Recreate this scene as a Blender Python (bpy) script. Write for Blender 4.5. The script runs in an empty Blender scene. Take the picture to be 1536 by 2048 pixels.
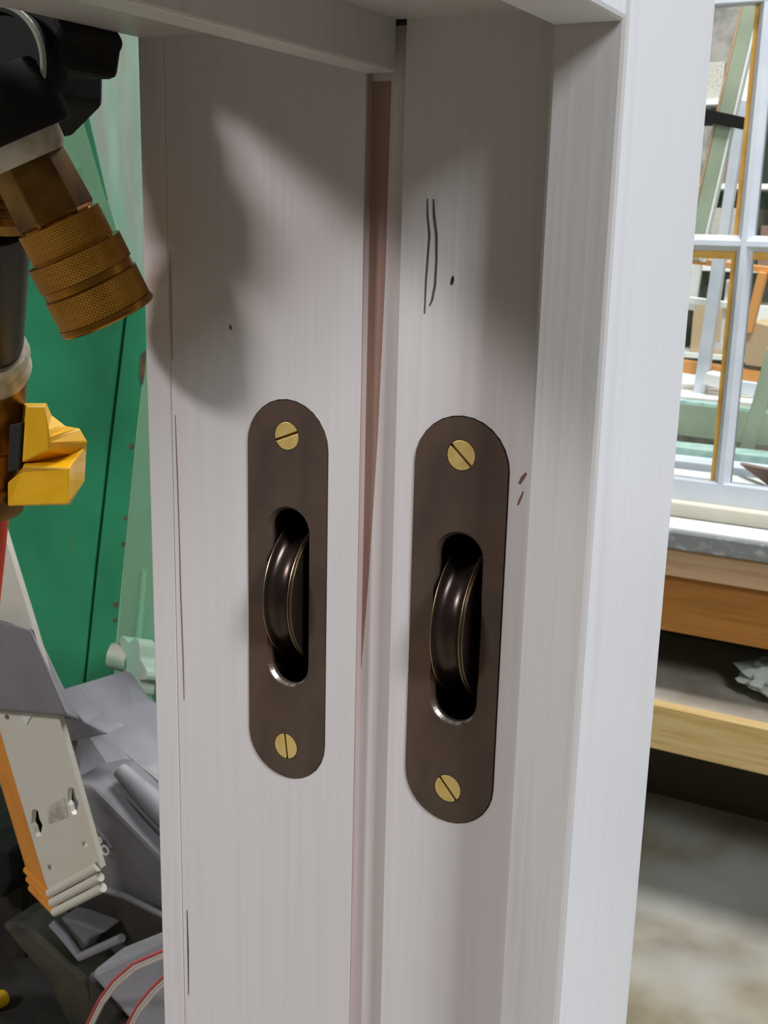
import bpy, bmesh, math, random
from mathutils import Vector, Matrix
random.seed(4)
sc = bpy.context.scene
COL = sc.collection
# ---------------------------------------------------------------- camera
F_PX = 2288.6
CAM = Vector((0.19068, -0.28888, 0.11491))
def cam_axes(p=-.24623, y=-.49625, r=.02417):
    f = Vector((math.sin(y)*math.cos(p), math.cos(y)*math.cos(p), math.sin(p)))
    rt = Vector((math.cos(y), -math.sin(y), 0)); up = rt.cross(f)
    return rt*math.cos(r)+up*math.sin(r), up*math.cos(r)-rt*math.sin(r), f
RT, UP, FW = cam_axes()
cd = bpy.data.cameras.new('camera'); cam = bpy.data.objects.new('camera', cd); COL.objects.link(cam)
cam.matrix_world = Matrix(((RT.x, UP.x, -FW.x, CAM.x), (RT.y, UP.y, -FW.y, CAM.y), (RT.z, UP.z, -FW.z, CAM.z), (0, 0, 0, 1)))
cd.sensor_fit = 'HORIZONTAL'; cd.sensor_width = 36; cd.lens = F_PX/1536*36
cd.clip_start = .01; cd.clip_end = 50
cd.dof.use_dof = True; cd.dof.focus_distance = .34; cd.dof.aperture_fstop = 90
sc.camera = cam
# ---------------------------------------------------------------- light
w = bpy.data.worlds.new('world'); sc.world = w; w.use_nodes = True
w.node_tree.nodes['Background'].inputs[0].default_value = (1, .87, .72, 1)
w.node_tree.nodes['Background'].inputs[1].default_value = .066
def area(name, loc, target, size, power, col):
    l = bpy.data.lights.new(name, 'AREA'); l.shape = 'RECTANGLE'; l.size = size[0]; l.size_y = size[1]
    l.energy = power; l.color = col
    o = bpy.data.objects.new(name, l); COL.objects.link(o); o.location = loc
    o.rotation_euler = (Vector(target)-Vector(loc)).to_track_quat('-Z', 'Y').to_euler()
    return o
area('workshop_lamp', (-1.60, -1.66, 1.26), (0, 0, 0), (.46, .27), 35, (1, .98, .98))
area('workshop_lamp', (1.80, -.78, 1.62), (0.05, 0, 0), (.5, .85), 69, (.92, .97, 1))
area('workshop_lamp', (.3, 1.5, 3.0), (-.3, 2.6, -.6), (2.2, .5), 150, (.97, .99, 1))
area('workshop_lamp', (-.8, 4.4, 3.4), (-.8, 4.9, -.5), (2.2, .5), 230, (.97, .99, 1))
sc.view_settings.view_transform = 'Standard'; sc.view_settings.look = 'None'
sc.view_settings.exposure = 0; sc.view_settings.gamma = 1; sc.view_settings.use_curve_mapping = False
# ---------------------------------------------------------------- helpers
def ray(x, y): return RT*((x-768)/F_PX)+UP*((1024-y)/F_PX)+FW
def P(x, y, Y):                       # point of the upright plane Y that stands at a place of the photograph
    d = ray(x, y); return CAM+d*((Y-CAM.y)/d.y)
def PZ(x, y, Z):
    d = ray(x, y); return CAM+d*((Z-CAM.z)/d.z)
def lin(c): return tuple((v/12.92 if v <= .04045 else ((v+.055)/1.055)**2.4) for v in [q/255 for q in c])+(1,)
def mat(name, col, rough=.5, metal=0., col2=None, scale=20, stretch=(1, 1, 1), amt=(.4, .65), bump=0., bscale=None, col3=None, s3=8, a3=(.55, .72), st3=(1, 1, 1), spec=.5, coat=0., detail=4):
    m = bpy.data.materials.new(name); m.use_nodes = True; n = m.node_tree.nodes; L = m.node_tree.links
    b = n['Principled BSDF']; b.inputs['Base Color'].default_value = lin(col)
    b.inputs['Roughness'].default_value = rough; b.inputs['Metallic'].default_value = metal
    b.inputs['Specular IOR Level'].default_value = spec; b.inputs['Coat Weight'].default_value = coat
    tc = n.new('ShaderNodeTexCoord')
    def noise(sca, st, lo, hi):
        mp = n.new('ShaderNodeMapping'); mp.inputs['Scale'].default_value = st
        L.new(tc.outputs['Object'], mp.inputs[0])
        t = n.new('ShaderNodeTexNoise'); t.inputs['Scale'].default_value = sca; t.inputs['Detail'].default_value = detail
        L.new(mp.outputs[0], t.inputs['Vector'])
        r = n.new('ShaderNodeMapRange'); r.inputs[1].default_value = lo; r.inputs[2].default_value = hi
        L.new(t.outputs[0], r.inputs[0]); return r.outputs[0], t.outputs[0]
    cur = None
    if col2:
        f, raw = noise(scale, stretch, *amt)
        x = n.new('ShaderNodeMix'); x.data_type = 'RGBA'; x.inputs[6].default_value = lin(col); x.inputs[7].default_value = lin(col2)
        L.new(f, x.inputs[0]); cur = x.outputs[2]
        if bump:
            bp = n.new('ShaderNodeBump'); bp.inputs['Strength'].default_value = bump; bp.inputs['Distance'].default_value = .001
            L.new(raw, bp.inputs['Height']); L.new(bp.outputs[0], b.inputs['Normal'])
    if col3:
        f, raw = noise(s3, st3, *a3)
        x = n.new('ShaderNodeMix'); x.data_type = 'RGBA'; x.inputs[7].default_value = lin(col3)
        L.new(cur, x.inputs[6]); L.new(f, x.inputs[0]); cur = x.outputs[2]
    if cur: L.new(cur, b.inputs['Base Color'])
    return m
class MB:
    def __init__(s): s.bm = bmesh.new()
    def box(s, a, b):
        x0, y0, z0 = [min(p, q) for p, q in zip(a, b)]; x1, y1, z1 = [max(p, q) for p, q in zip(a, b)]
        v = [s.bm.verts.new(c) for c in ((x0, y0, z0), (x1, y0, z0), (x1, y1, z0), (x0, y1, z0), (x0, y0, z1), (x1, y0, z1), (x1, y1, z1), (x0, y1, z1))]
        for f in ((3, 2, 1, 0), (4, 5, 6, 7), (0, 1, 5, 4), (1, 2, 6, 5), (2, 3, 7, 6), (3, 0, 4, 7)): s.bm.faces.new([v[i] for i in f])
        return s
    def slab(s, pts, vec):            # polygon with thickness vec
        pts = [Vector(p) for p in pts]; vec = Vector(vec); n = len(pts)
        a = [s.bm.verts.new(p) for p in pts]; b = [s.bm.verts.new(p+vec) for p in pts]
        s.bm.faces.new(a[::-1]); s.bm.faces.new(b)
        for i in range(n): s.bm.faces.new((a[i], a[(i+1) % n], b[(i+1) % n], b[i]))
        return s
    def loft(s, A, B):                # two polygons with the same count
        n = len(A); a = [s.bm.verts.new(Vector(p)) for p in A]; b = [s.bm.verts.new(Vector(p)) for p in B]
        s.bm.faces.new(a[::-1]); s.bm.faces.new(b)
        for i in range(n): s.bm.faces.new((a[i], a[(i+1) % n], b[(i+1) % n], b[i]))
        return s
    def lathe(s, prof, org, ax, n=48, knurl=None, cap=True, squash=None):  # prof: (along, radius)
        org = Vector(org); ax = Vector(ax).normalized()
        u = ax.orthogonal().normalized(); v = ax.cross(u)
        rings = []
        for (t, r) in prof:
            ring = []
            for i in range(n):
                a = 2*math.pi*i/n; rr = r
                if knurl: rr += knurl[0]*max(math.sin(a*knurl[1]+t*knurl[2]), math.sin(a*knurl[1]-t*knurl[2]))
                ring.append(s.bm.verts.new(org+ax*t+(u*math.cos(a)+v*math.sin(a))*rr))
            rings.append(ring)
        for A, B in zip(rings, rings[1:]):
            for i in range(n): s.bm.faces.new((A[i], A[(i+1) % n], B[(i+1) % n], B[i]))
        if cap: s.bm.faces.new(rings[0][::-1]); s.bm.faces.new(rings[-1])
        return s
    def tube(s, path, r, n=16, flat=1.):
        path = [Vector(p) for p in path]; rings = []; prev = None
        for k, p in enumerate(path):
            t = (path[min(k+1, len(path)-1)]-path[max(k-1, 0)]).normalized()
            u = t.orthogonal().normalized() if prev is None else (prev-t*prev.dot(t)).normalized(); prev = u; v = t.cross(u)
            rk = r[k] if isinstance(r, (list, tuple)) else r
            rings.append([s.bm.verts.new(p+(u*math.cos(2*math.pi*i/n)*flat+v*math.sin(2*math.pi*i/n))*rk) for i in range(n)])
        for A, B in zip(rings, rings[1:]):
            for i in range(n): s.bm.faces.new((A[i], A[(i+1) % n], B[(i+1) % n], B[i]))
        s.bm.faces.new(rings[0][::-1]); s.bm.faces.new(rings[-1])
        return s
    def build(s, name, m, parent=None, bevel=0, smooth=False, label=None, segs=2):
        bmesh.ops.recalc_face_normals(s.bm, faces=s.bm.faces[:])
        me = bpy.data.meshes.new(name)
        off = Vector((0, 0, 0)); q = parent
        while q is not None: off += q.location; q = q.parent
        bmesh.ops.translate(s.bm, verts=s.bm.verts[:], vec=-off)
        s.bm.to_mesh(me); s.bm.free()
        me.materials.append(m)
        if smooth:
            for f in me.polygons: f.use_smooth = True
            me.set_sharp_from_angle(angle=math.radians(40))
        o = bpy.data.objects.new(name, me); COL.objects.link(o); o.parent = parent
        if bevel:
            b = o.modifiers.new('bevel', 'BEVEL'); b.width = bevel; b.segments = segs; b.limit_method = 'ANGLE'
        if label: o['label'] = label
        return o
def thing(name, label, cat, loc=(0, 0, 0), group=None):
    o = bpy.data.objects.new(name, None); COL.objects.link(o); o.location = loc; o.empty_display_size = .02
    o['label'] = label; o['category'] = cat
    if group: o['group'] = group
    return o
def tag(o, label, cat, group=None):
    o['label'] = label; o['category'] = cat
    if group: o['group'] = group
    return o
def struct(o): o['kind'] = 'structure'; return o
def subtract(o, cutters):             # real holes: boolean applied to the mesh, cutters removed
    for c in cutters:
        m = o.modifiers.new('cut', 'BOOLEAN'); m.operation = 'DIFFERENCE'; m.solver = 'EXACT'; m.object = c
    dg = bpy.context.evaluated_depsgraph_get(); dg.update()
    me = bpy.data.meshes.new_from_object(o.evaluated_get(dg))
    o.modifiers.clear(); o.data = me
    for c in cutters: bpy.data.objects.remove(c)
    return o
def stadium(cx, cz, hw, hh, n=14):    # outline in the XZ plane, list of (x, z)
    s = []
    for i in range(n+1): a = math.pi*i/n; s.append((cx+hw*math.cos(a), cz+hh-hw+hw*math.sin(a)))
    for i in range(n+1): a = math.pi+math.pi*i/n; s.append((cx+hw*math.cos(a), cz-hh+hw+hw*math.sin(a)))
    return s
# ---------------------------------------------------------------- materials
def painted(name, base, streak, knot, rough=.45):
    return mat(name, base, rough, col2=streak, scale=1, stretch=(420, 420, 7), amt=(.46, .86), bump=.12, col3=knot, s3=1, st3=(95, 95, 4), a3=(.60, .86), detail=5)
M_white = painted('white_primer_paint', (206, 201, 202), (200, 193, 194), (196, 184, 182))
M_edge = painted('white_paint_shaded', (192, 188, 187), (184, 179, 176), (172, 158, 148))  # white painted darker to stand for the weaker light on the lining edge
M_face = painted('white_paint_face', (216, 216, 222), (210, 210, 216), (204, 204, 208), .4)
M_groove = painted('thin_paint_groove', (206, 198, 199), (196, 182, 180), (180, 156, 148))
M_bronze = mat('bronzed_brass', (98, 82, 72), .44, .5, (82, 69, 61), 90, (1, 1, .5), (.35, .7), .12, col3=(112, 84, 70), s3=40, a3=(.5, .8))
M_wheel = mat('bronzed_wheel', (60, 50, 47), .27, .75, (74, 58, 50), 60, amt=(.45, .7))
M_worn = mat('worn_brass_edge', (186, 160, 120), .3, .9)
M_pale_lip = mat('pale_metal_lip', (176, 168, 160), .35, .7, (110, 96, 84), 300, amt=(.4, .6))
M_brass = mat('screw_brass', (232, 204, 130), .38, .5, (218, 184, 104), 200, amt=(.4, .7))
M_slot = mat('slot_brown', (112, 78, 34), .7)  # darker brown for the floor of the screw slots
M_dark = mat('dark_gap', (24, 20, 19), .8)
M_pencil = mat('graphite', (76, 68, 70), .6)
M_brown = mat('brown_scuff', (120, 78, 70), .6)
M_coupler = mat('coupler_brass', (190, 140, 58), .26, .9, (160, 108, 40), 60, amt=(.35, .7))
M_oldbrass = mat('old_brass', (150, 112, 52), .4, .85, (96, 68, 34), 70, amt=(.35, .65))
M_black = mat('black_fitting', (20, 18, 17), .7, 0, (30, 27, 24), 60, amt=(.5, .75), spec=.2)
M_scruff = mat('scuffed_black', (28, 25, 23), .5, 0, (96, 82, 58), 140, amt=(.62, .75))
M_tape = mat('thread_tape', (196, 188, 172), .4, 0, (150, 136, 112), 120, amt=(.4, .7))
M_yellow = mat('yellow_plastic', (236, 180, 14), .38, 0, (222, 160, 8), 60, amt=(.45, .8), coat=.2)
M_red = mat('red_hose', (222, 66, 38), .4)
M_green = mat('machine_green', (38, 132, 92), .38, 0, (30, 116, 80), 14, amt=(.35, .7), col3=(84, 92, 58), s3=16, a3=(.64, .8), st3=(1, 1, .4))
M_green_lit = mat('machine_green_lit', (112, 172, 140), .4, 0, (126, 160, 122), 12, (1, 1, .3), (.4, .7), col3=(108, 120, 84), s3=22, a3=(.62, .8), st3=(1, 1, .25))  # lit copy of the machine green, the brightness put into the colour
M_mint = mat('scratched_mint', (138, 190, 168), .35, 0, (164, 176, 160), 18, (1, 1, .3), (.42, .58), col3=(176, 220, 206), s3=14, a3=(.55, .72), st3=(1, 1, .3))
M_rust = mat('rust', (104, 68, 44), .8, 0, (70, 60, 42), 100, amt=(.4, .6))
M_cream = mat('cream_plastic', (202, 199, 188), .45, 0, (198, 186, 164), 14, amt=(.5, .75))
M_orange = mat('orange_plastic', (206, 132, 38), .5, 0, (180, 108, 26), 30, amt=(.45, .75))
M_grey = mat('dusty_grey', (122, 120, 126), .65, 0, (100, 98, 104), 16, amt=(.4, .7), col3=(164, 154, 148), s3=9, a3=(.55, .75))
M_greyd = mat('dusty_grey_dark', (104, 102, 106), .65, 0, (84, 83, 86), 18, amt=(.4, .7), col3=(138, 130, 126), s3=14, a3=(.6, .8))
M_char = mat('charcoal', (34, 30, 28), .7, 0, (52, 48, 36), 22, amt=(.5, .75))
M_letter = mat('pale_print', (208, 214, 208), .5)
M_cable = mat('cable_grey', (186, 178, 170), .5)
M_cablered = mat('cable_red', (186, 66, 66), .5)
M_conc = mat('concrete', (164, 152, 128), .8, 0, (130, 116, 90), 6, amt=(.4, .7), col3=(190, 192, 192), s3=2.2, a3=(.45, .7))
M_wall = mat('workshop_wall', (176, 178, 172), .8, 0, (150, 150, 146), 2, amt=(.4, .65))
M_dust = mat('dusty_board_edge', (128, 128, 128), .7, 0, (176, 176, 176), 40, amt=(.5, .7), bump=.3)
M_pine = mat('pine', (214, 184, 128), .6, 0, (196, 158, 96), 1, (6, 40, 120), (.45, .7), col3=(170, 124, 74), s3=9, a3=(.68, .78))
M_apron = mat('pale_timber', (196, 158, 126), .6, 0, (180, 138, 104), 1, (6, 40, 120), (.45, .7), col3=(130, 88, 56), s3=12, a3=(.7, .8))
M_ply = mat('brown_board', (178, 116, 52), .6, 0, (160, 100, 40), 1, (5, 40, 90), (.4, .7))
M_shelf = mat('dusty_shelf', (164, 150, 134), .8, 0, (190, 182, 172), 7, amt=(.5, .7))
M_plinth = mat('dark_brown_board', (84, 70, 58), .8)
M_sash = mat('sash_white', (214, 218, 228), .45, 0, (200, 206, 218), 12, amt=(.4, .7))
M_brightsash = mat('sash_bright_white', (238, 238, 234), .5)
M_putty = mat('ochre_putty', (208, 160, 74), .6, 0, (190, 138, 50), 30, amt=(.4, .7))
M_sage = mat('sage_paint', (160, 168, 146), .5, 0, (146, 154, 132), 10, amt=(.4, .7))
M_clamp = mat('orange_timber', (226, 158, 88), .5)
M_card = mat('cardboard', (190, 164, 132), .8)
M_glassedge = mat('green_glass_edge', (190, 216, 208), .15, 0, (150, 190, 180), 30, amt=(.4, .7))
M_misc = mat('clutter_grey', (120, 116, 112), .7, 0, (160, 156, 150), 8, amt=(.4, .6))
M_misc2 = mat('clutter_brown', (132, 104, 92), .7)
M_cloth = mat('white_cloth', (206, 208, 206), .9)
M_label = mat('worn_label', (196, 190, 180), .6, 0, (160, 154, 148), 110, amt=(.45, .6))
def glass_mat():
    m = bpy.data.materials.new('window_glass'); m.use_nodes = True; n = m.node_tree.nodes; L = m.node_tree.links
    n.remove(n['Principled BSDF']); t = n.new('ShaderNodeBsdfTransparent'); g = n.new('ShaderNodeBsdfGlossy'); g.inputs['Roughness'].default_value = .02
    t.inputs[0].default_value = (.95, .97, .96, 1)
    fr = n.new('ShaderNodeFresnel'); fr.inputs[0].default_value = 1.45; x = n.new('ShaderNodeMixShader')
    L.new(fr.outputs[0], x.inputs[0]); L.new(t.outputs[0], x.inputs[1]); L.new(g.outputs[0], x.inputs[2])
    L.new(x.outputs[0], n['Material Output'].inputs[0]); return m
M_glass = glass_mat()
# ---------------------------------------------------------------- setting
FL = CAM.z-1.45
struct(MB().box((-5, -3, FL-.1), (5, 7, FL)).build('floor', M_conc))
struct(MB().box((-5, 7, FL), (5, 7.1, 2.6)).build('wall_back', M_wall))
struct(MB().box((-5.1, -3, FL), (-5, 7, 2.6)).build('wall_left', M_wall))
# ---------------------------------------------------------------- sash box frame
W0, W1, W2 = -.0546, .0833, .1018
GL, GR, GD = .0254, .0376, .0036
H, D, PROUD = .162, .068, .012
HS = H+.006                               # underside of the head board
frame = thing('sash_box_frame', 'white primed wooden sash window box frame with two pulleys let into its stile', 'window frame', (0, 0, FL))
prof = [(W0+.0101, 0), (GL, 0), (GL, GD), (GR, GD), (GR, 0), (W1+.004, 0), (W1+.004, .022), (W0+.0101, .022)]
stile = MB().slab([(x, y, FL) for x, y in prof], (0, 0, HS+.022-FL)).build('pulley_stile', M_white, frame)
PUL = [(0., 0.), (.0587, .0008)]           # centres of the two pulleys
PW, PH = .01449, .0625
cut = []
for px, pz in PUL:
    cut.append(MB().slab([(x, -.01, z) for x, z in stadium(px, pz, PW+.00028, PH+.0003)], (0, .0125, 0)).build('cutter', M_dark))
    cut.append(MB().box((px-.0095, -.01, pz-.036), (px+.0095, .05, pz+.036)).build('cutter', M_dark))
for c in cut: c.location = (0, 0, 0)
subtract(stile, cut)
MB().box((W0, 0, FL), (W0+.0099, D, HS+.022)).build('outer_lining', M_white, frame, .0006)
MB().box((W1, -PROUD, FL), (W2, D, HS+.1)).build('inner_lining', M_edge, frame, .0012)
MB().box((W0+.01, .022+.03, FL), (W1, .022+.034, HS)).build('back_lining', M_white, frame)
MB().box((W0, -.78, HS), (W1, 0.022, HS+.024)).build('head_board', M_edge, frame, .0008)
MB().box((W1, -.78, H), (W2, -PROUD-.0001, HS+.1)).build('head_lining', M_face, frame, .0012)
MB().box((GL+.0003, -.78, .1546), (GR-.0026, -.0006, HS+.004)).build('parting_bead', M_edge, frame, .0008)
MB().box((GL+.0002, -.0002, HS-.001), (GR-.0002, GD-.0002, HS)).build('groove_end', M_dark, frame)
# face sheet of the lining: the broad painted side towards the room, in a lighter and smoother white than the edge
MB().box((W2-.0004, -PROUD+.0012, FL), (W2+.0004, D-.0012, HS+.1)).build('lining_face', M_face, frame, .0003)
MB().box((GL, GD-.0004, FL), (GR, GD+.0002, HS)).build('groove_floor', M_groove, frame)
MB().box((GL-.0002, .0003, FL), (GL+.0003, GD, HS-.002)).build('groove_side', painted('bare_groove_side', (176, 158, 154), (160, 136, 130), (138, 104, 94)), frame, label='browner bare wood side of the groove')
MB().slab([(GL+.0004, GD-.0005, .153), (GL+.0062, GD-.0005, .153), (GL+.0056, GD-.0005, .10), (GL+.0044, GD-.0005, .055), (GL+.0024, GD-.0005, .01), (GL+.0004, GD-.0005, -.02)], (0, .0003, 0)).build('shaded_wood_streak', painted('bare_wood_shaded', (150, 120, 108), (128, 92, 80), (116, 72, 58)), frame, label='reddish brown streak of bare wood with painted shade in the groove')  # bare wood tone that also paints in the shade the shallow groove loses
def stroke(name, pts, Y, wd, m, parent):
    mb = MB(); pts = [P(x, y, Y) for x, y in pts]; L, R = [], []
    for k, p in enumerate(pts):
        t = (pts[min(k+1, len(pts)-1)]-pts[max(k-1, 0)]).normalized(); n = Vector((t.z, 0, -t.x))
        ww = wd*(.55 if k in (0, len(pts)-1) else 1.)*random.uniform(.8, 1.2)
        L.append(p-n*ww/2); R.append(p+n*ww/2)
    mb.slab(L+R[::-1], (0, .00008, 0)); return mb.build(name, m, parent)
stroke('pencil_mark', [(855, 397), (855, 430), (859, 470), (856, 510), (852, 560), (849, 627)], -.00012, .0006, M_pencil, frame)
stroke('pencil_mark', [(867, 398), (868, 430), (873, 470), (873, 520), (870, 570), (864, 600), (859, 612)], -.00012, .0006, M_pencil, frame)
stroke('knot_mark', [(906, 552), (905, 560), (903, 569)], -.00012, .0010, M_dark, frame)
stroke('scuff_mark', [(1052, 946), (1044, 957), (1038, 968)], -.00012, .0009, M_brown, frame)
stroke('scuff_mark', [(1046, 983), (1040, 998), (1035, 1010)], -.00012, .0006, M_brown, frame)
stroke('paint_crack', [(460, 650), (461, 655), (462, 660)], -.00012, .0009, M_brown, frame)
stroke('paint_crack', [(340, 500), (341, 560), (342, 640), (345, 720)], -.00012, .00022, M_brown, frame)
stroke('paint_crack', [(350, 830), (354, 940), (358, 1060), (361, 1180), (366, 1320), (368, 1400)], -.00012, .0003, M_brown, frame)
stroke('paint_crack', [(374, 1820), (376, 1900), (377, 1990)], -.00012, .0004, M_dark, frame)
# ---------------------------------------------------------------- sash pulleys
def pulley(idx, px, pz, label, slots):
    t = thing('sash_pulley', label, 'pulley', (px, 0, pz), 'bronzed sash pulleys let into the stile')
    plate = MB().slab([(x, -.0004, z) for x, z in stadium(px, pz, PW, PH, 20)], (0, .0026, 0)).build('faceplate', M_bronze, t)
    SW, SH = .0069, .0290
    sx, sz = px+.0007, pz-.0006
    c = [MB().slab([(x, -.01, z) for x, z in stadium(sx, sz, SW, SH)], (0, .03, 0)).build('cutter', M_dark)]
    # chamfered lip round the slot
    a = [(x, -.0006, z) for x, z in stadium(sx, sz, SW+.0011, SH+.0011)]; b = [(x, .0012, z) for x, z in stadium(sx, sz, SW-.0001, SH-.0001)]
    c.append(MB().loft(a, b).build('cutter', M_dark))
    for z in (.0515, -.0515):
        c.append(MB().lathe([(-.002, .0045), (.0018, .0045)], (px, 0, pz+z), (0, 1, 0), 32).build('cutter', M_dark))
    pm = plate; subtract(pm, c)
    bv = plate.modifiers.new('bevel', 'BEVEL'); bv.width = .00022; bv.segments = 2; bv.limit_method = 'ANGLE'
    # paler metal along the lower lip of the slot
    lo = [q for q in stadium(sx, sz, SW+.00074, SH+.00074, 24)][25:50]; li = [q for q in stadium(sx, sz, SW+.00010, SH+.00010, 24)][25:50]
    k0, k1 = 3, 21
    mb = MB(); A = [mb.bm.verts.new((x, -.00016, z)) for x, z in lo[k0:k1]]; B = [mb.bm.verts.new((x, .0008, z)) for x, z in li[k0:k1]]
    A2 = [mb.bm.verts.new((x, .0002, z)) for x, z in lo[k0:k1]]; 
    for i in range(len(A)-1): mb.bm.faces.new((A[i], A[i+1], B[i+1], B[i])); mb.bm.faces.new((A2[i], A2[i+1], A[i+1], A[i]))
    mb.build('slot_lip', M_pale_lip, t, label='pale metal lip under the wheel')
    # case behind the plate
    mb = MB()
    for s in (-1, 1): mb.box((sx+s*.0082, .0022, pz-.034), (sx+s*.0092, .043, pz+.034))
    mb.box((sx-.0082, .042, pz-.034), (sx+.0082, .043, pz+.034))
    mb.box((sx-.0082, .0022, pz-.034), (sx+.0082, .043, pz-.033)); mb.box((sx-.0082, .0022, pz+.033), (sx+.0082, .043, pz+.034))
    mb.build('housing', M_dark, t)
    # grooved wheel, axle along X
    R, pr = .0245, .0062
    prof = []
    HWD = .0052
    prof += [(-HWD, .006), (-HWD, R-.0016), (-HWD+.0001, R-.0002), (-HWD+.0005, R)]
    for i in range(0, 15):
        a = math.pi*i/14; x = -.0041*math.cos(a)-.0003; prof.append((x, R-.0005-.0030*math.sin(a)))
    prof += [(HWD-.0008, R-.0001), (HWD-.0003, R), (HWD-.0001, R-.0012), (HWD, R-.0016), (HWD, .006)]
    wc = Vector((sx-.0006, R-pr, pz-.0012))
    wheel = MB().lathe(prof, wc, (1, 0, 0), 96).build('wheel', M_wheel, t, smooth=True)
    for x, r in ((-HWD+.0003, R+.00002), (HWD-.0011, R-.0001), (HWD-.0002, R-.0003)):
        m = MB(); n = 96
        m.lathe([(x-.00012, r-.0003), (x-.0001, r+.00008), (x+.0001, r+.00008), (x+.00012, r-.0003)], wc, (1, 0, 0), 96, cap=False)
        m.build('worn_edge', M_worn, wheel, smooth=True)
    MB().lathe([(-.0082, .003), (.0082, .003)], wc, (1, 0, 0), 24).build('axle', M_wheel, t, smooth=True)
    for z, ang in slots:
        zz = pz+z; r = .0043; ca, sa = math.cos(ang), math.sin(ang)
        mb = MB()
        for s in (-1, 1):
            pts = []
            a0 = math.asin(.00042/r)
            for i in range(17):
                a = a0+(math.pi-2*a0)*i/16; x, y = r*math.cos(a), s*r*math.sin(a)
                pts.append((px+x*ca-y*sa, -.00035, zz+x*sa+y*ca))
            if s < 0: pts = pts[::-1]
            mb.slab(pts, (0, .0010, 0))
        hd = mb.build('screw', M_brass, t, .00008)
        MB().lathe([(.0005, .00428), (.0017, .00428)], (px, 0, zz), (0, 1, 0), 32).build('screw_slot', M_slot, hd)
    return t
pulley(0, *PUL[0], 'bronzed sash pulley left of the parting groove, under the brass coupler shadow', ((.0515, math.radians(22)), (-.0515, math.radians(97))))
pulley(1, *PUL[1], 'bronzed sash pulley right of the parting groove, below the pencil marks', ((.0515, math.radians(-42)), (-.0515, math.radians(-48))))
# ---------------------------------------------------------------- air manifold (left)
man = thing('air_line_manifold', 'black and brass air line manifold hanging beside the frame with a yellow lever', 'air fitting', P(40, 1010, -.02))
YC = -.02
ax0, ax1 = P(60, 330, -.036), P(217, 636, -.020); axd = (ax1-ax0).normalized()
Lc = (ax1-ax0).length
MB().lathe([(-.004, .0108), (0, .0112), (.0155, .0120), (.0168, .0112)], ax0, axd, 6).build('hex_adaptor', M_oldbrass, man, .0005)
cp = MB().lathe([(.0165, .0105), (.0255, .0105), (.0255, .0120), (.034, .0125), (.0342, .0142), (.0365, .0142), (.0368, .0136), (.046, .0138), (.0462, .0149), (.0475, .0152), (Lc-.0006, .0152), (Lc, .0146), (Lc, .0060), (Lc-.002, .0058)], ax0, axd, 64).build('coupler', M_coupler, man, smooth=True, label='shiny brass quick coupler')
def knurled(a, b, r): 
    n = 44; MB().lathe([(a, r-.0006)]+[(a+(b-a)*i/n, r) for i in range(n+1)]+[(b, r-.0006)], ax0, axd, 288, knurl=(.00008, 72, 5600)).build('knurled_ring', M_coupler, man, smooth=False)
knurled(.0170, .0262, .0127); knurled(.0266, .0340, .0146); knurled(.0370, .0460, .0147)
MB().lathe([(-.0085, .0118), (-.008, .0128), (-.003, .0124), (-.001, .0112)], ax0, axd, 40).build('thread_tape', M_tape, man, smooth=True)
MB().lathe([(-.026, .0140), (-.020, .0168), (-.0085, .0172), (-.0072, .0165)], ax0+Vector((.0, 0, 0)), axd, 48).build('elbow_body', M_black, man, smooth=True)
gc = P(18, 150, YC-.014)
MB().lathe([(0, .0165), (.004, .0175), (.010, .0175), (.012, .0165), (.012, .015), (.0105, .0148)], gc+Vector((0, .004, 0)), (.15, -1, .1), 56).build('gauge_body', M_black, man, smooth=True)
tor = MB(); n = 56; dr = Vector((.15, -1, .1)).normalized(); u = dr.orthogonal().normalized(); v = dr.cross(u)
M_rim = mat('clear_plastic_rim', (150, 156, 140), .15)
tor.tube([gc+Vector((0, .004, 0))+dr*.0115+(u*math.cos(2*math.pi*i/n)+v*math.sin(2*math.pi*i/n))*.0168 for i in range(n+1)], .0009, 10)
tor.build('gauge_rim', M_rim, man, smooth=True, label='glossy clear rim of the gauge')
# upper block and hanger that go up beside the head board
b0, b1 = P(-60, 130, YC), P(122, 0, YC)
MB().slab([P(-80, 290, YC+.012), P(60, 262, YC+.012), P(120, 200, YC+.012), P(120, 120, YC+.012), P(60, -60, YC+.012), P(-80, -60, YC+.012)], (0, .02, 0)).build('back_plate', M_black, man, .002)
MB().slab([P(-60, 140, YC-.014), P(112, 138, YC-.014), P(119, 80, YC-.014), P(128, 60, YC-.014), P(112, 30, YC-.014), P(70, 5, YC-.014), P(60, -60, YC-.014), P(-60, -60, YC-.014)], (0, .026, 0)).build('upper_block', M_black, man, .002)
# lower black barrel, tape, brass tail and ball valve
ex = P(46, 450, YC).x-.0125; ex2 = P(36, 700, YC).x-.0125
def bar(name, y0, y1, r, m, sm=True, prof=None, xo=0):
    a = P(40, y0, YC).z; b = P(36, y1, YC).z; xa = ex+(ex2-ex)*(y0-450)/250+xo; xb = ex+(ex2-ex)*(y1-450)/250+xo
    ya, yb_ = [-.02+.05*max(0, min(1, (q-440)/400)) for q in (y0, y1)]
    def on(x, z, Yq):
        c = Vector((x, YC, z)); dd = c-CAM; return CAM+dd*((Yq-CAM.y)/dd.y)
    o = on(xa, a, ya); d = on(xb, b, yb_)-o; L = d.length
    kk = ((ya-CAM.y)/(YC-CAM.y)); prof = [(t, rr*kk) for t, rr in (prof or [(0, r*.94), (.06, r), (.94, r), (1, r*.94)])]
    MB().lathe([(L*t, rr) for t, rr in (prof or [(0, r*.94), (.06, r), (.94, r), (1, r*.94)])], o, d, 40).build(name, m, man, smooth=sm)
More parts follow.
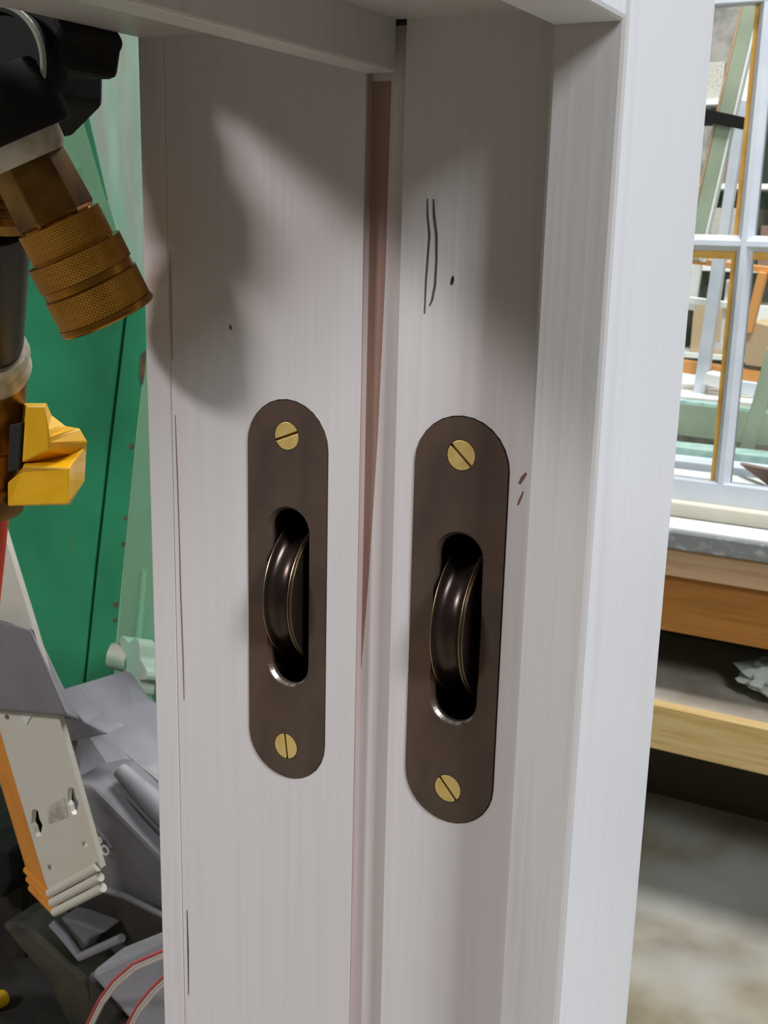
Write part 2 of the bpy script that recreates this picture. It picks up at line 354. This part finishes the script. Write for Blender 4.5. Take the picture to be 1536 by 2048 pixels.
bar('threaded_neck', 365, 452, .0128, M_oldbrass, prof=[(0, .012), (.1, .0130), (.2, .0118), (.3, .0130), (.4, .0118), (.5, .0130), (.6, .0118), (.75, .0132), (.9, .0125), (1, .012)])
bar('black_barrel', 440, 700, .0116, M_scruff)
bar('thread_tape', 696, 748, .0128, M_tape, prof=[(0, .0118), (.2, .0128), (.5, .0124), (.7, .0136), (1, .0125)])
bar('brass_tail', 744, 842, .0122, M_oldbrass)
bar('valve_body', 838, 1035, .0125, M_oldbrass, prof=[(0, .0112), (.08, .0125), (.3, .013), (.34, .0115), (.66, .0115), (.7, .013), (.95, .0125), (1, .011)])
YC = .03
MB().slab([P(18, 850, YC-.014), P(44, 845, YC-.014), P(38, 940, YC-.014), P(14, 945, YC-.014)], (0, .008, 0)).build('lever_washer', M_dark, man, .0006)
# yellow lever: upper fin and lower block
yl = MB()
A = [P(45, 806, YC+.004), P(93, 806, YC+.004), P(103, 830, YC+.004), P(132, 852, YC+.004), P(160, 856, YC+.004), P(176, 884, YC+.004), P(170, 915, YC+.004), P(40, 925, YC+.004)]
B = [P(52, 812, YC-.014), P(88, 812, YC-.014), P(94, 836, YC-.014), P(97, 862, YC-.014), P(97, 878, YC-.014), P(97, 888, YC-.014), P(97, 900, YC-.014), P(45, 925, YC-.014)]
yl.loft(A, B)
A = [P(50, 902, YC+.006), P(174, 888, YC+.006), P(170, 962, YC+.004), P(140, 1010, YC+.002), P(16, 1012, YC+.004), P(16, 965, YC+.004), P(38, 945, YC+.004)]
B = [P(48, 932, YC-.016), P(138, 936, YC-.016), P(138, 960, YC-.016), P(136, 1008, YC-.016), P(16, 1012, YC-.014), P(16, 965, YC-.014), P(40, 945, YC-.014)]
yl.loft(A, B)
yl.build('lever', M_yellow, man, .0006, label='faceted yellow plastic valve lever')
# red hose behind it
rh = [P(x-11, y, .055) for x, y in ((70, 200), (54, 420), (46, 560), (38, 700), (28, 840), (17, 980), (5, 1110), (-14, 1290), (-50, 1600))]
tag(MB().tube(rh, .0035, 14).build('air_hose', M_red, smooth=True), 'thin red air hose running down behind the black and brass fittings', 'hose')
# ---------------------------------------------------------------- green machine (left background)
gm = thing('green_machine', 'old green painted metal machine cabinet with rust, hinge line and clamp knob', 'machine', Vector((-.5, .6, FL)))
Y1 = .50
MB().slab([P(-160, 380, Y1), P(208, 380, Y1), P(262, 560, Y1), P(247, 640, Y1), P(216, 900, Y1), P(190, 1130, Y1), P(162, 1412, Y1), P(120, 1800, Y1), P(-160, 1800, Y1)], (0, .03, 0)).build('door_panel', M_green, gm, .003)
MB().slab([P(266, 560, Y1-.004), P(297, 560, Y1-.004), P(290, 720, Y1-.004), P(272, 860, Y1-.004), P(250, 1080, Y1-.004), P(229, 1300, Y1-.004), P(210, 1640, Y1-.004), P(142, 1640, Y1-.004), P(165, 1412, Y1-.004), P(194, 1130, Y1-.004), P(220, 900, Y1-.004), P(251, 640, Y1-.004)], (0, .04, 0)).build('door_edge_strip', M_green, gm, .002)
# flank turned to the light, its lit tone painted as a paler green
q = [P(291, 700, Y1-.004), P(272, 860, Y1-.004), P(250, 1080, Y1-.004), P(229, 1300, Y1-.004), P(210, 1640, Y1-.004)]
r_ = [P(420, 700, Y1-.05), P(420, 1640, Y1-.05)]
MB().slab([q[0], r_[0], r_[1], q[4], q[3], q[2], q[1]], (0, .035, 0)).build('side_flank', M_green_lit, gm, .001)
MB().tube([P(296, 1140, Y1-.016), P(288, 1230, Y1-.016), P(276, 1330, Y1-.018), P(262, 1560, Y1-.02)], .006, 12).build('flank_rib', M_green_lit, gm, smooth=True)
# mint guard sheet above
MB().slab([P(133, 20, .46), P(330, 20, .40), P(330, 760, .40), P(285, 600, .42), P(250, 530, .43), P(214, 400, .44), P(175, 230, .45)], (0, .02, .0)).build('guard_sheet', M_mint, gm, .002)
MB().slab([P(20, 120, .49), P(148, 120, .47), P(190, 300, .47), P(225, 430, .47), P(268, 575, .47), P(200, 420, .49), P(20, 420, .49)], (0, .01, 0)).build('guard_flange', M_green_lit, gm, .001)
MB().slab([P(116, 60, .47), P(133, 110, .47), P(165, 240, .47), P(212, 400, .47), P(225, 400, .46), P(176, 225, .455), P(146, 110, .455), P(130, 20, .46)], (0, .02, 0)).build('guard_lip', M_green, gm, .001)
MB().box((-1.5, .56, FL), (P(400, 900, .6).x, .95, P(200, 0, .6).z+.1)).build('cabinet_body', M_green, gm, .01)
def rust(pts, Y): MB().slab([P(x, y, Y) for x, y in pts], (0, .0004, 0)).build('rust_patch', M_rust, gm)
rust([(282, 708), (290, 700), (290, 742), (284, 770), (279, 755)], Y1-.0056)
for x, y, s in ((262, 893, 4), (250, 1036, 3), (246, 1088, 3), (231, 1210, 4), (229, 1241, 3), (204, 1424, 3)):
    rust([(x-s, y-s), (x+s, y-s*1.3), (x+s*.8, y+s), (x-s*.7, y+s*1.2)], Y1-.0048)
rust([(242, 1290), (250, 1274), (262, 1280), (266, 1292), (250, 1296)], Y1-.018)
MB().lathe([(0, .0125), (.014, .0125), (.018, .0115)], P(258, 1318, Y1-.03), Vector((-.9, -.35, .15)), 32).build('knob_stem', mat('pinkish_metal', (160, 158, 142), .45, 0, (120, 150, 126), 40), gm, smooth=True)
kb = MB(); kc = P(296, 1330, Y1-.035)
lob = []
for i in range(48):
    a = 2*math.pi*i/48; r = .021+.0045*math.cos(5*a+.6); lob.append(kc+Vector((.25*math.cos(a)*r+.0, -.35*r*math.cos(a), 0))+Vector((math.cos(a)*r*.75, 0, math.sin(a)*r*1.15)))
kb.slab(lob, (-.012, -.008, .002)).build('clamp_knob', M_mint, gm, .002, label='lobed mint green clamp knob')
# ---------------------------------------------------------------- grey dusty machine and cream beam (lower left)
gb = thing('dusty_grey_toolbox', 'dusty grey moulded tool casing with pale print behind the cream beam', 'toolbox', Vector((-.40, .33, P(160, 2010, .33).z)))
YG = .33
MB().slab([P(120, 1375, YG), P(168, 1440, YG), P(245, 1500, YG), P(340, 1580, YG), P(430, 1680, YG), P(430, 1720, YG-.03), P(325, 1705, YG-.03), P(150, 1560, YG-.03), P(128, 1480, YG-.03)], (0, .08, -.01)).build('casing_ridge', M_grey, gb, .004)
MB().slab([P(122, 1488, YG-.034), P(216, 1468, YG-.034), P(168, 1445, YG-.03), P(118, 1385, YG-.03)], (0, .02, 0)).build('casing_flap', M_grey, gb, .0015)
MB().tube([P(240, 1540, YG-.03), P(300, 1600, YG-.032), P(400, 1700, YG-.034)], [.006, .009, .010], 16, 1.).build('casing_rib', M_grey, gb, smooth=True)
MB().slab([P(140, 1560, YG-.05), P(182, 1572, YG-.05), P(330, 1722, YG-.05), P(430, 1830, YG-.05), P(430, 1900, YG-.055), P(330, 1822, YG-.055), P(196, 1775, YG-.055), P(160, 1760, YG-.055)], (0, .05, 0)).build('casing_lid', M_greyd, gb, .003)
MB().tube([P(182, 1640, YG-.052), P(224, 1695, YG-.052)], .0015, 10).build('lid_bead', M_grey, gb, smooth=True)
MB().tube([P(170, 1766, YG-.058), P(250, 1792, YG-.058), P(340, 1838, YG-.058)], .0022, 10).build('lid_rim', M_grey, gb, smooth=True)
MB().slab([P(150, 1770, YG), P(330, 1810, YG), P(430, 1850, YG), P(430, 1960, YG), P(240, 1890, YG), P(150, 1900, YG)], (0, .12, 0)).build('casing_inside', M_char, gb, .003)
MB().slab([P(120, 1835, YG-.02), P(150, 1842, YG-.02), P(210, 1865, YG-.02), P(180, 1880, YG-.02), P(164, 1902, YG-.02)], (0, .02, 0)).build('inner_lug', M_greyd, gb, .002)
MB().tube([P(104, 1846, YG-.03), P(130, 1875, YG-.03), P(160, 1914, YG-.03), P(244, 1876, YG-.03)], .0035, 8).build('inner_frame', M_grey, gb)
# letters on the lid, half hidden by the beam
fc = bpy.data.curves.new('t', 'FONT'); fc.body = 'RO'; fc.size = .0105; fc.extrude = .0002; fc.align_x = 'CENTER'; fc.align_y = 'CENTER'; fc.offset = .0003
fo = bpy.data.objects.new('t', fc); COL.objects.link(fo)
dg = bpy.context.evaluated_depsgraph_get(); dg.update()
lm = bpy.data.meshes.new_from_object(fo.evaluated_get(dg)); bpy.data.objects.remove(fo)
lo_ = bpy.data.objects.new('lettering', lm); COL.objects.link(lo_); lm.materials.clear(); lm.materials.append(M_letter); lo_.parent = gb
lo_.location = P(204, 1694, YG-.0565)-gb.location; lo_.rotation_euler = (math.pi/2, math.radians(42), 0)
# cream beam
YB = .20
beam = thing('cream_beam', 'cream plastic box beam with keyhole slots, orange side and three ribbed end bands', 'beam', P(120, 1840, YB))
fr = [P(-110, 1060, YB), P(6, 1060, YB), P(66, 1255, YB), P(128, 1470, YB), P(203, 1736, YB), P(97, 1786, YB), P(0, 1462, YB), P(-60, 1262, YB)]
bf = MB().slab(fr, (0, .004, 0)).build('front_face', M_cream, beam)
kc_ = []
def keyhole(cx, cy):
    pts = [(-9, -25), (-3, -28), (3, -24), (6, -8), (12, 4), (10, 14), (8, 26), (2, 28), (-3, 22), (-6, 10), (-11, 2), (-10, -8)]
    return MB().slab([P(cx+x, cy+y, YB)-Vector((0, .01, 0)) for x, y in pts], (0, .02, 0)).build('cutter', M_dark)
for x, y in ((145, 1602), (73, 1646)): kc_.append(keyhole(x, y))
for x, y in ((14, 1434), (169, 1689), (100, 1735)):
    kc_.append(MB().lathe([(-.01, .0021), (.01, .0021)], P(x, y, YB), (0, 1, 0), 24).build('cutter', M_dark))
subtract(bf, kc_)
off = Vector((-.041, .020, -.006))
sb = MB()
sp = [P(-110, 1060, YB), P(-60, 1262, YB), P(0, 1462, YB), P(97, 1786, YB)]
for a_, b_ in zip(sp, sp[1:]): sb.slab([a_, b_, b_+off, a_+off], (.0008, .0015, .0))
sb.build('side_face', M_orange, beam, label='orange ribbed side of the beam')
inn = Vector((0, .03, 0))
MB().slab([Vector(p)+off for p in fr], (0, .002, 0)).build('inner_web', M_char, beam)
for i in range(3):
    a = P(99+5*i, 1786+19*i, YB-.001); b = P(196+5*i, 1733+21*i, YB-.001)
    MB().tube([a, a*.5+b*.5, b], [.0030, .0030, .0030], 14).build('end_band', M_cream, beam, smooth=True)
    a2 = a+off*1.
    MB().tube([a+Vector((-.001, .001, 0)), a2], .0029, 12).build('side_band', M_orange, beam, smooth=True, label='orange end of the band')
MB().slab([P(92, 1614, YB-.0003), P(128, 1596, YB-.0003), P(136, 1634, YB-.0003), P(98, 1648, YB-.0003)], (0, .0002, 0)).build('worn_label', M_label, beam)
MB().slab([P(38, 1425, YB-.0006), P(66, 1425, YB-.0006), P(52, 1450, YB-.0006)], (0, .0005, 0)).build('folded_tab', M_letter, beam)
# grey sleeve wrapped over the beam
tag(MB().loft([P(-150, 1240, YB-.008), P(0, 1240, YB-.008), P(60, 1257, YB-.008), P(90, 1325, YB-.008), P(136, 1432, YB-.008), P(0, 1420, YB-.008), P(-150, 1400, YB-.008)],
   [P(-150, 1240, YB+.045), P(0, 1240, YB+.045), P(74, 1262, YB+.045), P(115, 1350, YB+.045), P(160, 1440, YB+.045), P(0, 1425, YB+.045), P(-150, 1405, YB+.045)]).build('grey_sleeve', M_grey, None, .002),
   'dusty grey fabric sleeve wrapped round the cream beam', 'sleeve')
# dark case with ribbon cables, lower left corner
YD = .16
dc = thing('dark_case', 'dark grey metal case under the ribbon cables in the bottom left corner', 'case', P(300, 2000, FL and YD+.05)*1)
dc.location = Vector((P(300, 2000, YD).x, YD+.05, FL))
MB().slab([P(172, 1946, YD), P(330, 1886, YD+.04), P(420, 1850, YD+.05), P(420, 2200, YD), P(300, 2200, YD), P(262, 2048, YD)], (0, .03, 0)).build('case_top', M_greyd, dc, .004)
MB().slab([P(172, 1950, YD+.004), P(262, 2052, YD+.004), P(300, 2200, YD+.004), P(200, 2200, YD+.004)], (0, .03, 0)).build('case_side', M_char, dc, .003)
bx = P(300, 2200, YD+.01)
MB().box((bx.x-.02, YD+.004, FL), (bx.x+.06, YD+.06, bx.z)).build('case_stand', M_char, dc, .004)
def ribbon(pts, cen, label):
    t = thing('ribbon_cable', label, 'cable', P(*pts[0], cen), 'grey ribbon cables with a red edge')
    path = [P(x, y, cen+dy) for (x, y), dy in zip(pts, [0, .0, .0, .0, .0, .0, .0])]
    MB().tube(path, .0011, 8).build('grey_strand', M_cable, t, smooth=True)
    MB().tube([p+Vector((.0016, -.0006, -.0008)) for p in path], .0010, 8).build('grey_strand', M_cable, t, smooth=True)
    MB().tube([p+Vector((-.0017, -.0004, .0010)) for p in path], .0008, 8).build('red_strand', M_cablered, t, smooth=True, label='red edge strand')
ribbon([(160, 2090), (185, 2040), (205, 2000), (232, 1965), (270, 1932), (330, 1906), (380, 1890)], YD-.006, 'grey and red ribbon cable curving over the dark case, the upper one')
ribbon([(245, 2090), (262, 2048), (280, 2015), (305, 1984), (330, 1960), (360, 1935), (390, 1915)], YD-.006, 'short ribbon cable nearest the bottom edge of the frame')
# dark base clutter
cl = thing('black_machine_base', 'black oily machine base filling the bottom left corner below the cream beam', 'machine base', Vector((-.5, .42, FL)))
MB().box((-.95, .26, FL), (-.2, .47, P(160, 2010, .33).z)).build('base_block', M_char, cl, .01)
MB().box((-.95, .35, P(160, 2010, .33).z-.01), (P(60, 1800, .36).x, .47, P(30, 1740, .36).z)).build('side_block', M_char, cl, .01)
M_olive = mat('oily_olive', (58, 56, 42), .6, 0, (38, 36, 30), 30)
MB().slab([P(0, 1850, .30), P(40, 1845, .30), P(170, 1960, .30), P(200, 2080, .30), P(150, 2080, .30), P(90, 1960, .30)], (0, .04, 0)).build('guide_rail', M_olive, cl, .004)
MB().slab([P(-60, 1690, .32), P(16, 1700, .32), P(22, 1760, .32), P(4, 1800, .32), P(-60, 1790, .32)], (0, .04, 0)).build('base_lug', M_black, cl, .004)
MB().lathe([(0, .007), (.012, .007)], P(8, 1995, .30), (0, -1, .2), 20).build('yellow_cap', M_yellow, cl, .001)
MB().lathe([(0, .006), (.012, .006)], P(40, 2044, .30), (0, -1, .2), 20).build('red_cap', M_cablered, cl, .001)
# ---------------------------------------------------------------- workbench (right)
wb = thing('workbench', 'long timber workbench with a dusty top edge and a lower shelf, right background', 'workbench', (0, 2.4, FL))
ZT = -.485
BX0, BX1 = -1.4, 1.2
MB().box((BX0, 2.0, ZT-.037), (BX1, 3.05, ZT)).build('worktop', M_dust, wb, .003)
MB().box((BX0, 2.01, ZT-.098), (BX1, 2.05, ZT-.0375)).build('top_rail', M_apron, wb, .002)
MB().box((BX0, 2.03, ZT-.226), (BX1, 2.05, ZT-.0985)).build('apron', M_ply, wb, .002)
MB().box((BX0, 2.0, -.872), (BX1, 2.44, -.857)).build('shelf', M_shelf, wb, .001)
MB().box((BX0, 1.965, -.955), (BX1, 1.999, -.856)).build('shelf_rail', M_pine, wb, .002)
MB().box((BX0, 2.42, -.856), (BX1, 2.44, ZT-.04)).build('back_board', M_plinth, wb)
MB().box((BX0, 2.50, FL), (BX1, 2.53, -.88)).build('plinth_board', M_plinth, wb)
for x in (BX0+.1, BX1-.2):
    for y in (2.06, 2.96): MB().box((x, y, FL), (x+.08, y+.06, ZT-.038)).build('leg', M_ply, wb, .003)
# things on the shelf
cb = MB(); bmesh.ops.create_icosphere(cb.bm, subdivisions=4, radius=.075)
from mathutils import noise
cc = P(1536, 1372, 2.12)
for v_ in cb.bm.verts:
    d = v_.co.normalized(); k = 1+.35*noise.noise(d*3)+.16*abs(noise.noise(d*8))
    v_.co = Vector((d.x*.1*k, d.y*.07*k, d.z*.035*k))+Vector((cc.x+.04, 2.14, -.857+.045))
tag(cb.build('crumpled_rag', M_cloth, None, smooth=True), 'crumpled white rag lying on the lower shelf of the workbench', 'rag')
# board, batten and sash on the bench
tag(MB().box((BX0+.3, 2.01, ZT), (BX1-.3, 2.10, ZT+.006)).build('white_board', M_brightsash, None, .001), 'flat white painted board along the front of the workbench top', 'board')
tag(MB().box((BX0+.3, 2.125, ZT), (BX1-.3, 2.20, ZT+.034)).build('cream_batten', mat('cream_timber', (226, 218, 200), .6), None, .004), 'cream timber batten lying under the white sash window on the workbench', 'batten')
def sash(name, label, x0, x1, xb, z0, z1, zb, y, th, brail, rail, bw, m, group=None, cat='window', cross=None):
    t = thing(name, label, cat, ((x0+x1)/2, y, z0), group)
    MB().box((x0, y, z0), (x1, y+th, z0+brail)).build('bottom_rail', m, t, .002)
    MB().box((x0, y, z1-rail), (x1, y+th, z1)).build('top_rail', m, t, .002)
    for xs in (x0, x1-rail): MB().box((xs, y, z0+brail), (xs+rail, y+th, z1-rail)).build('stile', m, t, .002)
    xe = [x0+rail]+list(xb)+[x1-rail]; ze = [z0+brail]+list(zb)+[z1-rail]
    for x in xb:
        MB().slab([(x-bw/2, y+th, z0+brail), (x-bw/2, y+th*.45, z0+brail), (x-bw*.16, y, z0+brail), (x+bw*.16, y, z0+brail), (x+bw/2, y+th*.45, z0+brail), (x+bw/2, y+th, z0+brail)], (0, 0, z1-rail-z0-brail)).build('glazing_bar', m, t)
        MB().box((x-bw/2-.010, y+th*.5, z0+brail), (x-bw/2, y+th*.95, z1-rail)).build('putty_line', M_putty, t)
    for z in zb:
        MB().slab([(x0+rail, y+th-.0005, z-bw/2), (x0+rail, y+th*.47, z-bw/2), (x0+rail, y+.0006, z-bw*.16), (x0+rail, y+.0006, z+bw*.16), (x0+rail, y+th*.47, z+bw/2), (x0+rail, y+th-.0005, z+bw/2)], (x1-x0-2*rail, 0, 0)).build('glazing_bar', m, t)
        MB().box((x0+rail, y+th*.52, z-bw/2-.016), (x1-rail, y+th*.9, z-bw/2)).build('putty_line', M_putty, t)
    for i in range(len(xe)-1):
        for j in range(len(ze)-1):
            MB().box((xe[i]+.001, y+th*.6, ze[j]+.001), (xe[i+1]-.001, y+th*.6+.003, ze[j+1]-.001)).build('glass_pane', M_glass, t)
    return t
sash('sash_window', 'large white sash window with ochre putty lines standing on the workbench', -.86, .30, (-.316, .0), ZT+.034, .60, (.094,), 2.15, .04, .046, .05, .032, M_sash, 'white sash windows in the workshop')
# small black latch block in front of the upper pane
tag(MB().slab([P(1413, 218, 2.895), P(1497, 236, 2.895), P(1495, 261, 2.895), P(1411, 243, 2.895)], (0, .02, 0)).build('black_strap', M_black, None, .001), 'black bar across the sloping sage green stile behind the upper pane', 'bar')
# sage green sash leaning behind
sg = thing('sage_green_sash', 'sage green window frame leaning behind the white sash on the workbench', 'window', (-.35, 2.4, ZT), )
def barpx(name, a, b, wpx, Y, th, m, parent, vertical=True, Yb=None):
    Yb = Y if Yb is None else Yb
    A, B = P(*a, Y), P(*b, Yb); d = (B-A).normalized(); n = Vector((d.z, 0, -d.x)).normalized(); hw = wpx/2*((A-CAM).dot(FW)/F_PX)
    return MB().slab([A-n*hw, A+n*hw, B+n*hw, B-n*hw], (0, th, 0)).build(name, m, parent, .002)
barpx('stile', (1508, -20), (1384, 520), 30, 2.917, .035, M_sage, sg)
barpx('stile', (1548, 700), (1492, 905), 30, 2.92, .035, M_sage, sg)
barpx('bottom_rail', (1200, 820), (1700, 880), 62, 2.923, .035, M_sage, sg)
barpx('stile_edge', (1490, -20), (1366, 520), 5, 2.914, .036, M_apron, sg)
barpx('stile_edge', (1526, -20), (1400, 520), 5, 2.914, .036, M_brightsash, sg)
barpx('rail_edge', (1200, 786), (1700, 846), 10, 2.925, .04, M_glassedge, sg)
# stacked glass sheets and strips on the bench between
g = 'glass sheets stacked on the workbench'
for k, (y0, y1, mm) in enumerate(((2.50, 2.60, M_brightsash), (2.64, 2.73, M_sash), (2.77, 2.86, M_glassedge))):
    nm = ['white_strip', 'pale_board', 'glass_sheet'][k]
    tag(MB().box((-.9, y0, ZT), (.3, y1, ZT+.010+.012*k)).build(nm, mm, None, .001), ['white strip lying directly behind the white sash window', 'pale grey board lying behind the white strip on the workbench', 'green edged glass sheet lying furthest back on the workbench'][k], ['strip', 'board', 'glass'][k])
ck = thing('wood_offcut', 'brown timber offcut lying across the strips behind the right pane', 'wood', (0, 0, 0))
ck.location = (P(1500, 940, 2.3).x, 2.3, ZT+.03)
MB().slab([P(1478, 928, 2.60), P(1536, 940, 2.5), P(1600, 990, 2.45), P(1560, 990, 2.45)], (0, .03, .0)).build('block', M_misc2, ck, .002)
# ---------------------------------------------------------------- far bench with white sashes
fb = thing('rear_workbench', 'rear workbench with a bright white top seen through the sash panes', 'workbench', (-.6, 4.3, FL))
fz = -.50
yb = PZ(1400, 795, fz).y
MB().box((-3, yb, fz-.05), (1.2, yb+.8, fz)).build('worktop', M_brightsash, fb, .004)
MB().box((-3, yb+.02, fz-.11), (1.2, yb+.05, fz-.051)).build('apron', M_misc, fb, .004)
for x in (-2.6, .9): MB().box((x, yb+.1, FL), (x+.1, yb+.2, fz-.05)).build('leg', M_ply, fb, .003)
tops = []
def far(name, label, cat, a, b, wpx, Y, th, m, group=None):
    o = barpx(name, a, b, wpx, Y, th, m, None); tag(o, label, cat, group); return o
YF = yb+.12
far('white_post', 'pale blue white sash stile seen behind the lower pane', 'stile', (1443, 470), (1397, 790), 24, YF, .05, M_sash)
far('white_post', 'pale white sash stile seen behind the upper pane', 'stile', (1484, 200), (1402, 772), 20, YF+.142, .044, M_sash)
far('orange_rail', 'thick orange timber rail low behind the lower panes', 'rail', (1360, 733), (1620, 772), 24, YF+.08, .06, M_clamp)
far('orange_rail', 'thin orange timber rail high behind the lower left pane', 'rail', (1370, 520), (1600, 548), 12, YF+.08, .05, M_clamp)
far('orange_brace', 'sloping orange timber brace behind the lower right pane', 'brace', (1524, 545), (1494, 665), 16, YF+.06, .05, M_clamp)
far('white_rail', 'pale blue rail under the thick orange rail', 'rail', (1470, 773), (1620, 796), 24, YF-.02, .04, M_sash)
far('white_rail', 'bright white rail above the small white frame', 'rail', (1376, 600), (1460, 612), 12, YF+.16, .05, M_brightsash)
far('white_rail', 'bright white rail over the thin orange rail', 'rail', (1370, 512), (1412, 518), 12, YF+.05, .05, M_brightsash)
sw = thing('small_white_frame', 'small bright white window frame behind the lower left pane', 'window', P(1430, 700, YF+.2))
barpx('stile', (1456, 560), (1440, 700), 7, YF+.2, .05, M_brightsash, sw); barpx('stile', (1424, 560), (1410, 700), 7, YF+.2, .05, M_brightsash, sw)
barpx('bottom_rail', (1404, 688), (1446, 694), 16, YF+.2, .05, M_brightsash, sw); barpx('middle_rail', (1416, 606), (1452, 610), 12, YF+.19, .05, M_brightsash, sw)
far('bright_board', 'bright white board standing left behind the lower left pane', 'board', (1395, 520), (1380, 620), 18, YF+.3, .03, M_brightsash)
tag(MB().slab([P(1486, 690, YF+.1), P(1500, 645, YF+.1), P(1560, 660, YF+.1), P(1600, 745, YF+.1), P(1490, 730, YF+.1)], (0, .3, 0)).build('cardboard_box', M_card, None, .004), 'tan cardboard box on the rear bench behind the right pane', 'box')
tag(MB().slab([P(1412, 745, YF-.05), P(1444, 752, YF-.05), P(1440, 775, YF-.05), P(1405, 768, YF-.05)], (0, .1, 0)).build('timber_block', M_brightsash, None, .004), 'white timber block on the rear bench below the orange rail', 'block')
# racks and boards against the rear
YR = 6.2
cols = [M_misc, M_card, M_misc2, M_brightsash, M_char, M_sage, M_sash, M_label]
cn = ['grey', 'tan cardboard', 'brown', 'bright white', 'black', 'sage green', 'pale blue', 'mottled grey']
nm = ['lowest', 'second', 'third', 'topmost']
struct(MB().box((-4.2, 6.95, FL), (1.2, 7, 2.2)).build('trim_1', M_misc))
for si, z in enumerate((-.6, -.1, .35, .8)):
    sh = thing('wall_shelf', 'white wall shelf, %s of the four on the rear wall' % nm[si], 'shelf', (-1.5, 6.9, z), 'wall shelves on the rear wall')
    MB().box((-3.2, 6.45, z), (.6, 6.948, z+.03)).build('shelf_board', M_brightsash, sh, .003)
    for x in (-2.8, -1.5, .2): MB().slab([(x, 6.93, z-.12), (x, 6.93, z), (x, 6.6, z)], (.02, 0, 0)).build('bracket', M_misc, sh)
    x = -2.3; pick = random.sample(range(8), 5)
    for i in pick:
        wd = random.uniform(.16, .30); hh = random.uniform(.18, .34)
        tag(MB().box((x, 6.5, z+.031), (x+wd, 6.9, z+.031+hh)).build('storage_box', cols[i], None, .004), '%s box on the %s shelf of the rear wall' % (cn[i], nm[si]), 'box', 'boxes on the rear wall shelves')
        x += wd+random.uniform(.03, .1)
